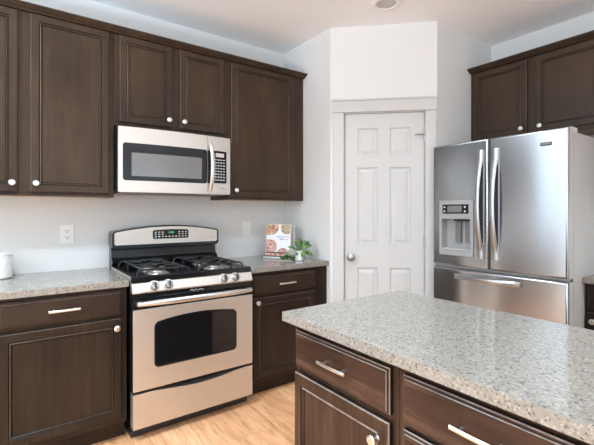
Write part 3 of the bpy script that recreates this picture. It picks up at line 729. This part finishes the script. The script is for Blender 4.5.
# upright cookbook, leaning back a little
zu = zz+.0506; H = .230
t = thing('cookbook', 'white cookbook with food photographs standing on the book pile', 'book', bx.p(.135, zu, -.05), g)
lean = math.radians(4)
fb = Fr(bx.p(.016, zu, -.040), bx.U); fb.V = (Vector((0, 0, 1))*math.cos(lean)-bx.N*math.sin(lean)); fb.N = fb.U.cross(fb.V)
W = .212
MB().box(fb, 0, W, 0.0004, H, -.003, 0, .0008, 1).box(fb, 0, W, .002, H, -.024, -.021, .0008, 1).box(fb, 0, .003, .002, H, -.0208, -.0032).build('cover', 'cover_white', t)
MB().box(fb, .0035, W-.004, .005, H-.004, -.0208, -.0033).build('pages', 'paper', t)
def clip_round(uc, vc, r, ru=1.0):
    us = [u for u in lin(max(.002, uc-r*ru), min(W-.002, uc+r*ru), 18)]
    h = lambda u: r*math.sqrt(max(0, 1-((u-uc)/(r*ru))**2))
    return us, (lambda u: min(max(vc-h(u), .003), H-.003)), (lambda u: max(min(vc+h(u), H-.002), .0031))
for nm, (uc, vc, r, ru), m_ in (('plate_photo', (.030, .208, .066, 1.25), 'food'), ('plate_photo', (.178, .199, .050, 1.0), 'food_olive'), ('plate_photo', (.034, .044, .062, 1.0), 'food_red'), ('plate_photo', (.150, -.004, .040, 1.25), 'food_red')):
    us, lo, hi = clip_round(uc, vc, r, ru)
    MB().strip(fb, us, lo, hi, const(.0007), const(.0002)).build(nm, m_, t)
# the title is too small to read: two lines of script strokes
sq = MB()
for (ua, ub, vv, am, k) in ((.092, .168, .128, .0060, 24), (.118, .160, .108, .0060, 18)):
    sq.tube([fb.p(ua+(ub-ua)*q, vv+am*math.sin(q*k)+.002*math.sin(q*61), .0009) for q in lin(0, 1, 60)], .0017, 6)
sq.build('title_script', 'blue_ink', t)
sq = MB()
for (ua, ub, vv) in ((.180, .200, .130), (.172, .196, .108)):
    sq.tube([fb.p(ua+(ub-ua)*q, vv+.005*math.sin(q*14), .0009) for q in lin(0, 1, 24)], .0017, 6)
sq.build('title_accent', 'red_ink', t)
# grey book standing behind it
t = thing('book', 'grey book standing behind the white cookbook', 'book', bx.p(.19, zz, -.12), g)
fg = Fr(bx.p(.076, zu, -.095), bx.U)
H2 = .212
MB().box(fg, 0, .176, 0.0004, H2, -.003, 0, .0008, 1).box(fg, 0, .176, .0004, H2, -.024, -.021, .0008, 1).box(fg, .173, .176, .0004, H2, -.0208, -.0032).build('cover', 'cover_grey', t)
MB().box(fg, .004, .1725, .004, H2-.004, -.0208, -.0033).build('pages', 'paper', t)

pc = Vector((1.298, -.482, CT))
pt = thing('potted_plant', 'leafy green plant in a small white pot beside the cookbooks', 'plant', pc)
MB().lathe(pc+Vector((0, 0, .0005)), (0, 0, 1), [(0, 0), (.032, 0), (.036, .004), (.041, .070), (.041, .076), (.037, .076), (.035, .062), (0, .060)], 32).build('pot', 'pot', pt)
MB().lathe(pc+Vector((0, 0, .0612)), (0, 0, 1), [(0, 0), (.0345, 0), (.03, .005), (0, .007)], 24).build('soil', mat('dark_soil', (.03, .02, .013), .9)[0], pt)
RV, TV = Vector((.803, -.596, 0)), Vector((-.596, -.803, 0))   # across and towards the viewer's side
top = pc+Vector((0, 0, .066))
lf, lp, sm = MB(), MB(), MB()
# (across, up, toward, direction across, direction up, length, width, pale)
LV = [(.010, .105, .00, -.15, 1, .060, .030, 0), (-.010, .070, .01, .25, .9, .085, .042, 0), (.020, .075, .01, .5, .75, .085, .044, 0),
      (.040, .085, .00, 1, .25, .085, .042, 0), (.035, .065, .02, 1, .40, .095, .045, 0), (.055, .050, .01, .75, -.75, .075, .040, 0),
      (.075, .040, .00, .75, -.55, .075, .036, 0), (.030, .045, .03, .35, -.85, .080, .045, 0), (-.030, .060, .00, -1, .35, .075, .034, 0),
      (-.045, .055, .01, -.8, -.25, .070, .034, 1), (-.025, .040, .03, -.75, -.55, .065, .034, 1), (-.005, .055, .03, -.2, -.75, .060, .036, 0),
      (.015, .095, -.01, .2, 1, .055, .028, 0), (-.055, .030, .02, -.6, -.7, .06, .032, 1), (0, .08, -.02, -.6, .7, .07, .034, 0), (.05, .09, -.02, .7, .6, .07, .036, 0)]
for (a, z, q, da, dz_, L, Wd, pale) in LV:
    a, z, L, Wd = a*.85-.004, z*.85-.004, L*.82, Wd*.78; p = top+RV*a+Vector((0, 0, z-.02))+TV*q
    (lp if pale else lf).leaf(p, RV*da+Vector((0, 0, dz_))+TV*.35, TV+Vector((random.uniform(-.3, .3), 0, .5)), L, Wd)
    sm.tube([top+RV*a*.15+Vector((0, 0, -.002)), top+RV*a*.5+Vector((0, 0, (z-.02)*.6)), p], .0016, 6)
# the sprig that hangs over the rim in front of the books
tr = [top+RV*-.02+TV*.02, top+RV*-.045+Vector((0, 0, .006))+TV*.055, top+RV*-.065+Vector((0, 0, -.03))+TV*.085, pc+RV*-.080+Vector((0, 0, .014))+TV*.095]
sm.tube(tr, .0018, 6)
for i in range(20):
    p = pc+RV*random.uniform(-.115, -.045)+Vector((0, 0, random.uniform(.012, .045)))+TV*random.uniform(.055, .105)
    an = random.uniform(0, 2*math.pi)
    lf.leaf(p, RV*math.cos(an)+Vector((0, 0, .30*abs(math.sin(an))+.08))+TV*math.sin(an)*.5, TV+Vector((0, 0, .8)), random.uniform(.030, .042), random.uniform(.015, .021), .2, .08)
lf.build('foliage', 'leaf', pt, 60, False)
lp.build('pale_leaves', 'leaf_pale', pt, 60, False)
sm.build('stems', 'stem', pt)

# ------------------------------------------------------------------ recessed ceiling light
cl = thing('recessed_light', 'round white recessed light in the ceiling above the pantry door', 'ceiling light', (1.54, -1.175, CZ))
MB().lathe((1.54, -1.175, CZ-.0005), (0, 0, -1), [(.068, 0), (.100, 0), (.100, .004), (.092, .010), (.076, .012), (.068, .006), (.068, 0)], 40).build('trim_ring', 'plastic_white', cl)
MB().lathe((1.54, -1.175, CZ-.0005), (0, 0, -1), [(0, 0), (.067, 0), (.067, .004), (.05, .007), (0, .010)], 40).build('lens', 'lens', cl)
